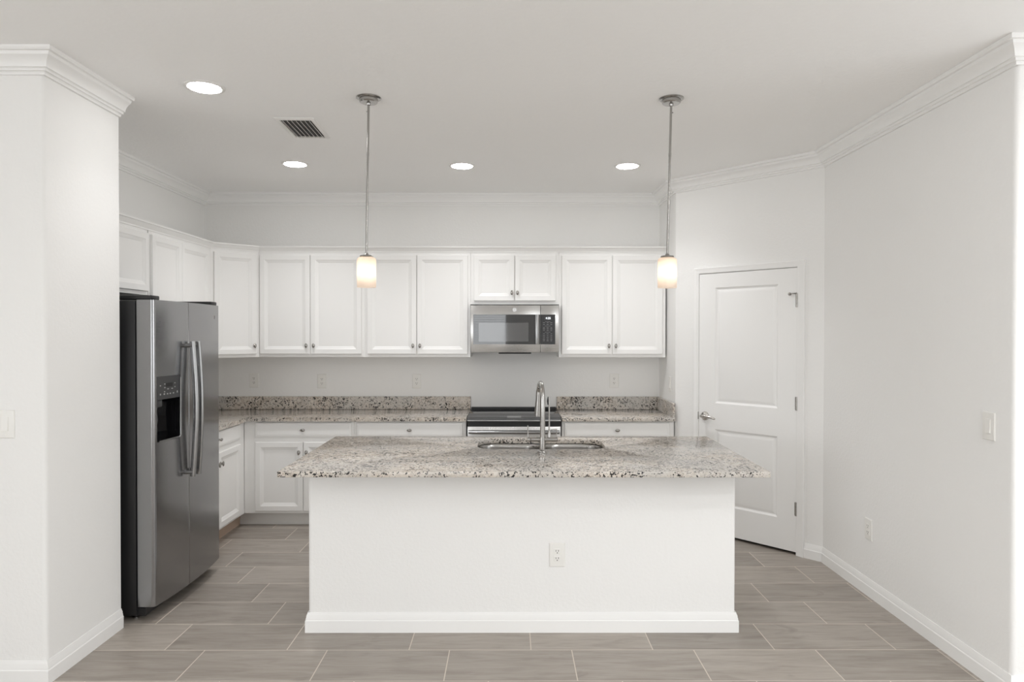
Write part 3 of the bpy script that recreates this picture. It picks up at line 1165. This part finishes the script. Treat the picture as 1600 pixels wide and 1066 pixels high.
def emblem(parent, cx, cy, cz, r, axis, dark, light):
    """axis 'x': faces +x;  axis 'y': faces -y"""
    def P(u, v, d):
        return (cx + d, cy + u, cz + v) if axis == 'x' else (cx + u, cy - d, cz + v)
    mb = MB()
    n = 24
    lo = [P(r * math.cos(2 * PI * k / n), r * math.sin(2 * PI * k / n), 0.0) for k in range(n)]
    hi = [P(r * math.cos(2 * PI * k / n), r * math.sin(2 * PI * k / n), 0.0012) for k in range(n)]
    mb.ring_loops([lo, hi])
    e = mb.build('emblem', M[dark], parent)
    mb = MB()
    ring = [P(r * 0.92 * math.cos(2 * PI * k / 24), r * 0.92 * math.sin(2 * PI * k / 24), 0.0014) for k in range(25)]
    mb.tube(ring, r * 0.07, 6)
    for sgn, x0 in ((1, -0.36), (1, 0.28)):
        sw = []
        for k in range(15):
            a = PI * (0.25 + 1.75 * k / 14)
            sw.append(P(r * (x0 + 0.34 * math.cos(a)), r * 0.5 * math.sin(a), 0.0014))
        mb.tube(sw, r * 0.07, 6)
    mb.tube([P(r * (-0.36 + 0.3 * k / 6), r * (-0.05 - 0.06 * math.sin(k)), 0.0014) for k in range(7)], r * 0.06, 6)
    mb.build('emblem_script', M[light], e)


emblem(t, -1.9405 - rx, 4.470 - ry, 1.690, 0.016, 'x', 'greymark', 'nickel')

# ------------------------------------------------------------------ over-the-range microwave
MX0, MX1, MY0, MZ0, MZ1 = -0.3325, 0.4185, 5.770, 1.4255, 1.8285
t = thing('microwave', 'stainless over-the-range microwave hung under the short wall cabinet', 'microwave', ((MX0 + MX1) / 2, MY0, MZ0))
mx, my, mz = t.location


def mbx(mb, x0, x1, y0, y1, z0, z1, b=0.0, seg=2):
    return mb.box(x0 - mx, x1 - mx, y0 - my, y1 - my, z0 - mz, z1 - mz, b, seg)


mbx(MB(), MX0, MX1, MY0 + 0.03, BACK - 0.002, MZ0, MZ1).build('case', M['darkpanel'], t)
MS = 0.2613
d = mbx(MB(), MX0 + 0.001, MS - 0.001, MY0, MY0 + 0.029, MZ0 + 0.001, MZ1 - 0.001, 0.003).build('door', M['steel'], t)
pn = mbx(MB(), MS + 0.001, MX1 - 0.001, MY0, MY0 + 0.029, MZ0 + 0.001, MZ1 - 0.001, 0.003).build('control_side', M['steel'], t)
W0, W1, WZ0, WZ1 = -0.3085, 0.258, 1.4955, 1.7485
wi = mbx(MB(), W0, W1, MY0 - 0.002, MY0 + 0.001, WZ0, WZ1, 0.001, 1).build('door_glass', M['blackgloss'], d)
M['mesh'] = mat('dark_mesh_window', (0.06, 0.06, 0.061), 0.04, spec=1.0, coat=0.6)
mbx(MB(), -0.2623, 0.1584, MY0 - 0.0028, MY0 - 0.0021, 1.519, 1.678).build('viewing_window', M['mesh'], d)
mb = MB()
hx = 0.2315
mb.tube([(hx - mx, -0.034, WZ0 + 0.004 - mz), (hx - mx, -0.040, WZ0 + 0.06 - mz), (hx - mx, -0.041, 1.62 - mz), (hx - mx, -0.040, WZ1 - 0.06 - mz), (hx - mx, -0.034, WZ1 - 0.004 - mz)], 0.0155, 16, (0.6, 1.15))
for z in (WZ0 + 0.02, WZ1 - 0.02):
    mb.tube([(hx - mx, 0.0, z - mz), (hx - mx, -0.036, z - mz)], 0.011, 12)
mb.build('door_handle', M['handle'], d, angle=60)
kp = mbx(MB(), 0.2635, 0.3865, MY0 - 0.002, MY0 + 0.001, WZ0, WZ1, 0.001, 1).build('keypad', M['darkpanel'], pn)
M['padblack'] = mat('keypad_black', (0.022, 0.022, 0.023), 0.25)
kp.data.materials[0] = M['padblack']
mbx(MB(), 0.292, 0.360, MY0 - 0.0026, MY0 - 0.0021, 1.700, 1.733).build('display', M['black'], pn)


def text_mesh(body, size, name, material, parent, loc):
    cu = bpy.data.curves.new(name, 'FONT')
    cu.body = body
    cu.size = size
    cu.align_x = 'CENTER'
    cu.align_y = 'CENTER'
    cu.extrude = 0.0002
    tmp = bpy.data.objects.new('tmp', cu)
    C.objects.link(tmp)
    dg = bpy.context.evaluated_depsgraph_get()
    me = bpy.data.meshes.new_from_object(tmp.evaluated_get(dg))
    bpy.data.objects.remove(tmp)
    me.materials.clear()
    me.materials.append(material)
    me.name = name
    o = bpy.data.objects.new(name, me)
    o.rotation_euler = (PI / 2, 0, 0)
    o.location = loc
    C.objects.link(o)
    o.parent = parent
    return o


text_mesh('4:35', 0.026, 'clock_digits', M['digits'], pn, (0.326 - mx, -0.0029, 1.7165 - mz))
rowsz = [1.688, 1.679, 1.664, 1.651, 1.638, 1.627, 1.614, 1.599, 1.585, 1.568, 1.552, 1.538, 1.526]
for r_i, z in enumerate(rowsz):
    for c_i, x in enumerate((0.291, 0.322, 0.353)):
        if r_i in (0, 3, 7):
            if c_i == 1:
                mbx(MB(), x - 0.024, x + 0.024, MY0 - 0.0026, MY0 - 0.0021, z - 0.0016, z + 0.0016).build('key_heading', M['greymark'], pn)
            continue
        w = 0.0085 if (r_i + c_i) % 2 else 0.0065
        mbx(MB(), x - w, x + w, MY0 - 0.0026, MY0 - 0.0021, z - 0.0026, z + 0.0026).build('key', M['greymark'], pn)
emblem(t, 0.0414 - mx, -0.0002, 1.7885 - mz, 0.0185, 'y', 'steel', 'panelmark')
mb = MB()
mbx(mb, -0.095, 0.185, MY0 + 0.02, MY0 + 0.12, MZ0 - 0.011, MZ0 - 0.0005, 0.005, 2)
mb.build('bottom_vent', M['black'], t)

# ------------------------------------------------------------------ slide-in range
RX0, RX1 = -0.3455, 0.4195
t = thing('range', 'stainless slide-in electric range with a black glass top under the microwave', 'range', ((RX0 + RX1) / 2, 5.55, 0))
gx, gy = t.location.x, t.location.y


def rbx(mb, x0, x1, y0, y1, z0, z1, b=0.0, seg=2):
    return mb.box(x0 - gx, x1 - gx, y0 - gy, y1 - gy, z0, z1, b, seg)


rbx(MB(), RX0 + 0.004, RX1 - 0.004, 5.575, BACK - 0.004, 0.06, 0.897).build('body', M['black'], t)
rbx(MB(), RX0 + 0.02, RX1 - 0.02, 5.62, BACK - 0.05, 0.0, 0.0595).build('plinth', M['black'], t)
rbx(MB(), RX0, RX1, 5.690, BACK - 0.055, 0.8975, 0.9065, 0.002).build('cooktop', M['blackgloss'], t)
rbx(MB(), RX0 + 0.002, RX1 - 0.002, BACK - 0.054, BACK - 0.006, 0.8975, 0.9235, 0.004).build('rear_vent', M['black'], t)
mb = MB()
yA, yB2 = 5.532 - gy, 5.689 - gy
zA, zB = 0.8915, 0.9065
v = [(RX0 - gx, yA, zA), (RX1 - gx, yA, zA), (RX1 - gx, yB2, zB), (RX0 - gx, yB2, zB)]
vb = [(p[0], p[1], 0.885) for p in v]
mb._faces(v + vb, [(0, 1, 2, 3), (7, 6, 5, 4), (0, 4, 5, 1), (1, 5, 6, 2), (2, 6, 7, 3), (3, 7, 4, 0)])
cp = mb.build('control_panel', M['darkpanel'], t)


def rp(x, u, d=0.0006):
    return (x - gx, yA + (yB2 - yA) * u, zA + (zB - zA) * u + d)


mb = MB()
quad(mb, rp(-0.020, 0.22), rp(0.095, 0.22), rp(0.095, 0.72), rp(-0.020, 0.72))
M['rdisp'] = mat('grey_display', (0.22, 0.22, 0.22), 0.3)
mb.build('display', M['rdisp'], cp)
for k in range(5):
    for x in (-0.11, 0.12):
        mb = MB()
        quad(mb, rp(x + k * 0.018, 0.4), rp(x + k * 0.018 + 0.009, 0.4), rp(x + k * 0.018 + 0.009, 0.5), rp(x + k * 0.018, 0.5))
        mb.build('touch_key', M['greymark'], cp)
rbx(MB(), RX0, RX1, 5.530, 5.574, 0.869, 0.8845, 0.003).build('front_lip', M['handle'], t)
rbx(MB(), RX0 + 0.002, RX1 - 0.002, 5.548, 5.574, 0.829, 0.8685).build('vent_slot', M['black'], t)
od = rbx(MB(), RX0 + 0.002, RX1 - 0.002, 5.538, 5.574, 0.235, 0.8285, 0.004).build('oven_door', M['steel'], t)
rbx(MB(), RX0 + 0.07, RX1 - 0.07, 5.536, 5.5385, 0.33, 0.70).build('oven_window', M['blackgloss'], od)
mb = MB()
mb.tube([(RX0 + 0.015 - gx, 5.488 - gy, 0.790), (RX1 - 0.015 - gx, 5.488 - gy, 0.790)], 0.019, 20, (1.35, 0.8))
for x in (RX0 + 0.05, RX1 - 0.05):
    mb.tube([(x - gx, 5.488 - gy, 0.790), (x - gx, 5.539 - gy, 0.790)], 0.012, 12)
mb.build('door_handle', M['handle'], od, angle=60)
rbx(MB(), RX0 + 0.002, RX1 - 0.002, 5.540, 5.574, 0.065, 0.232, 0.004).build('drawer', M['steel'], t)

# ------------------------------------------------------------------ recessed lights, vent, pendants
LIGHTS = [(-1.560, 3.495, 'round recessed ceiling light nearest the viewer, at the left before the vent'),
          (-1.593, 5.066, 'round recessed ceiling light behind the vent, leftmost of the far row'),
          (-0.358, 5.112, 'round recessed ceiling light in the middle of the far row'),
          (0.880, 5.105, 'round recessed ceiling light at the right end of the far row, left of a pendant')]
first = None
for x, y, lab in LIGHTS:
    if first is None:
        first = thing('recessed_light', lab, 'ceiling light', (x, y, CEIL), 0, 'recessed ceiling lights')
        MB().lathe([(0.098, -0.0003), (0.098, -0.004), (0.090, -0.007), (0.078, -0.005), (0.078, -0.0003)], (0, 0, 0), 'z', 40).build('trim_ring', M['grille'], first, angle=40)
        MB().lathe([(0.0775, -0.001), (0.0770, -0.008), (0.060, -0.0105), (0.030, -0.012), (0.002, -0.0125)], (0, 0, 0), 'z', 40, cap=True).build('lens', M['lens'], first, angle=60)
        sl = bpy.data.lights.new('downlight_beam', 'SPOT')
        sl.energy = 20.0
        sl.spot_size = math.radians(125)
        sl.spot_blend = 1.0
        sl.shadow_soft_size = 0.06
        sl.color = (0.99, 0.99, 1.0)
        beam = sl.copy()
        beam.energy = 46.0
        so = bpy.data.objects.new('downlight_beam', sl)
        so.location = (0, 0, -0.02)
        C.objects.link(so)
        so.parent = first
        o = first
    else:
        o = copy_tree(first)
        for ch in o.children:
            if ch.type == 'LIGHT':
                ch.data = beam
        o.location = (x, y, CEIL)
        o['label'] = lab

t = thing('ceiling_vent', 'white louvred air vent in the ceiling left of the left pendant', 'air vent', (-1.266, 4.185, CEIL), math.radians(1.5))
vx, vy = 0.118, 0.200
mb = MB()
fr = [(0.0, -0.0003), (0.0, -0.003), (0.010, -0.009), (0.024, -0.010), (0.028, -0.006), (0.028, -0.0003)]
loops = []
for dI, z in fr:
    loops.append([(-vx + dI, -vy + dI, z), (vx - dI, -vy + dI, z), (vx - dI, vy - dI, z), (-vx + dI, vy - dI, z)])
mb.ring_loops(loops, False, False)
mb.build('vent_frame', M['grille'], t)
MB().box(-vx + 0.027, vx - 0.027, -vy + 0.027, vy - 0.027, -0.0018, -0.0004).build('duct_opening', M['ductdark'], t)
for k in range(7):
    x = -vx + 0.040 + k * (2 * vx - 0.080) / 6
    mb = MB()
    prof = []
    for j in range(6):
        a = math.radians(10 + 60 * j / 5)
        prof.append((x - 0.004 + 0.013 * math.sin(a) * 0.9, -0.003 - 0.014 * (1 - math.cos(a)) - 0.004 * j / 5))
    lp0 = [(p, -vy + 0.027, q) for p, q in prof] + [(p + 0.0008, -vy + 0.027, q + 0.0006) for p, q in reversed(prof)]
    lp1 = [(p, vy - 0.027, q) for p, _, q in [(a_, 0, b_) for a_, b_ in prof]] + [(p + 0.0008, vy - 0.027, q + 0.0006) for p, q in reversed(prof)]
    mb.ring_loops([lp0, lp1])
    mb.build('slat', M['grille'], t, angle=60)


def pendant(label, x, y, lean, screw):
    t = thing('pendant_light', label, 'pendant lamp', (x, y, CEIL), 0, 'pendant lamps over the island')
    MB().lathe([(0.066, -0.0003), (0.066, -0.004), (0.060, -0.008), (0.050, -0.010), (0.049, -0.022), (0.044, -0.028), (0.012, -0.031), (0.010, -0.040), (0.006, -0.043)], (0, 0, 0), 'z', 40).build('canopy', M['nickel'], t, angle=30)
    s = math.sin(lean)

    def ax(z):
        return (s * z, 0.0, z)
    ZB, ZT = -1.013, -0.852            # bottom and top of the shade
    mb = MB()
    mb.tube([ax(-0.038), ax(-0.28), ax(-0.56), ax(ZT + 0.012)], 0.0062, 14)
    for zz in (-0.30, -0.56):
        mb.tube([ax(zz - 0.008), ax(zz + 0.008)], 0.0072, 14)
    mb.build('rod', M['nickel'], t, angle=60)
    MB().tube([(s * -0.075 + screw * 0.005, 0, -0.075), (s * -0.075 + screw * 0.012, 0, -0.076)], 0.0028, 10).build('thumb_screw', M['nickel'], t)
    c = s * ZT
    MB().lathe([(0.008, ZT + 0.022), (0.012, ZT + 0.014), (0.034, ZT + 0.010), (0.036, ZT + 0.002), (0.030, ZT - 0.001), (0.018, ZT - 0.004), (0.018, ZT - 0.045)], (c, 0, 0), 'z', 32).build('socket_cap', M['nickel'], t, angle=40)
    R_ = 0.0505
    pr = [(0.020, ZT - 0.001), (R_ - 0.012, ZT - 0.001), (R_ - 0.004, ZT - 0.005), (R_, ZT - 0.013), (R_, ZB + 0.003), (R_ - 0.002, ZB), (R_ - 0.004, ZB + 0.002), (R_ - 0.004, ZT - 0.014), (R_ - 0.008, ZT - 0.008), (0.020, ZT - 0.006)]
    MB().lathe(pr, (c, 0, 0), 'z', 40, cap=False).build('shade', M['opal'], t, angle=50)
    zb = -0.945
    MB().lathe([(0.004, zb - 0.026), (0.016, zb - 0.022), (0.0235, zb - 0.008), (0.0235, zb + 0.006), (0.016, zb + 0.022), (0.012, zb + 0.045)], (c, 0, 0), 'z', 24).build('bulb', M['bulb'], t, angle=80)
    return t


pendant('left brushed-nickel pendant lamp with an opal glass cylinder, over the island', -0.754, 3.648, math.radians(0.85), -1)
pendant('right brushed-nickel pendant lamp with an opal glass cylinder, nearer the pantry door', 0.864, 3.652, math.radians(1.25), 1)

# ------------------------------------------------------------------ outlets and switches


def outlet_proto(kind):
    """plate in the xz-plane facing -y, centred on the origin"""
    name = 'wall_outlet' if kind == 'outlet' else 'light_switch'
    t = thing(name, '', 'outlet' if kind == 'outlet' else 'switch')
    w, h = 0.041, 0.064
    mb = MB()
    mb.rings(-w, w, -h, h, [(0, -0.0006), (0, -0.003), (0.0035, -0.006), (0.005, -0.0062)])
    mb.build('plate', M['plastic'], t, angle=20)
    if kind == 'outlet':
        for s in (-1, 1):
            mb = MB()
            cz = s * 0.0195
            mb.rings(-0.0165, 0.0165, cz - 0.014, cz + 0.014, [(0, -0.006), (0, -0.0078), (0.0015, -0.0084)])
            r = mb.build('receptacle', M['plastic'], t, angle=20)
            mb = MB()
            mb.box(-0.0078, -0.0052, -0.0089, -0.0083, cz - 0.001, cz + 0.008)
            mb.box(0.0052, 0.0078, -0.0089, -0.0083, cz - 0.001, cz + 0.008)
            mb.lathe([(0.0028, -0.0083), (0.0028, -0.0089)], (0, 0, cz - 0.0075), 'y', 12)
            mb.build('slots', M['slot'], r)
        MB().lathe([(0.003, -0.006), (0.003, -0.0072)], (0, 0, 0), 'y', 12).build('screw', M['plastic'], t)
    else:
        mb = MB()
        mb.rings(-0.0165, 0.0165, -0.033, 0.033, [(0, -0.006), (0, -0.0068), (0.001, -0.0072)])
        mb.build('switch_frame', M['plastic'], t, angle=20)
        mb = MB()
        v = [(-0.0145, -0.0072, -0.031), (0.0145, -0.0072, -0.031), (0.0145, -0.0072, 0.031), (-0.0145, -0.0072, 0.031),
             (-0.0145, -0.0118, -0.031), (0.0145, -0.0118, -0.031), (0.0145, -0.0080, 0.031), (-0.0145, -0.0080, 0.031)]
        mb._faces(v, [(0, 1, 2, 3), (4, 5, 6, 7), (0, 1, 5, 4), (1, 2, 6, 5), (2, 3, 7, 6), (3, 0, 4, 7)])
        mb.build('rocker', M['plastic'], t, angle=20)
        mb = MB()
        for z in (-0.048, 0.048):
            mb.lathe([(0.003, -0.006), (0.003, -0.0072)], (0, 0, z), 'y', 12)
        mb.build('screws', M['plastic'], t)
    return t


protos = {}


def plate_at(kind, label, loc, rotz):
    if kind not in protos:
        protos[kind] = o = outlet_proto(kind)
    else:
        o = copy_tree(protos[kind])
    o.location = loc
    o.rotation_euler = (0, 0, rotz)
    o['label'] = label
    o['group'] = 'white wall outlets' if kind == 'outlet' else 'white light switches'


plate_at('outlet', 'white outlet on the back wall nearest the refrigerator', (-2.314, BACK, 1.160), 0)
plate_at('outlet', 'white outlet on the back wall below the cabinet behind the left pendant', (-1.700, BACK, 1.153), 0)
plate_at('outlet', 'white outlet on the back wall left of the range', (-0.8425, BACK, 1.154), 0)
plate_at('outlet', 'white outlet on the back wall above the short counter right of the range', (0.948, BACK, 1.159), 0)
plate_at('outlet', 'white outlet low on the front of the island', (0.2535, IY0, 0.411), 0)
plate_at('outlet', 'white outlet seen edge-on at the left end of the island', (IX0, 3.79, 0.593), -PI / 2)
plate_at('outlet', 'white outlet seen edge-on at the right end of the island', (IX1, 3.79, 0.610), PI / 2)
plate_at('outlet', 'white outlet low on the right wall above the baseboard', (RIGHT, 4.105, 0.402), -PI / 2)
plate_at('switch', 'white rocker switch on the short wall beside the pantry door, above the counter', (CX - 0.003, 5.757, 1.161), -PI / 2)
plate_at('switch', 'white rocker switch high on the right wall at the right edge', (RIGHT, 3.079, 1.168), -PI / 2)
plate_at('switch', 'white rocker switch on the left wing wall at the left edge', (-2.270, WY0, 1.176), 0)
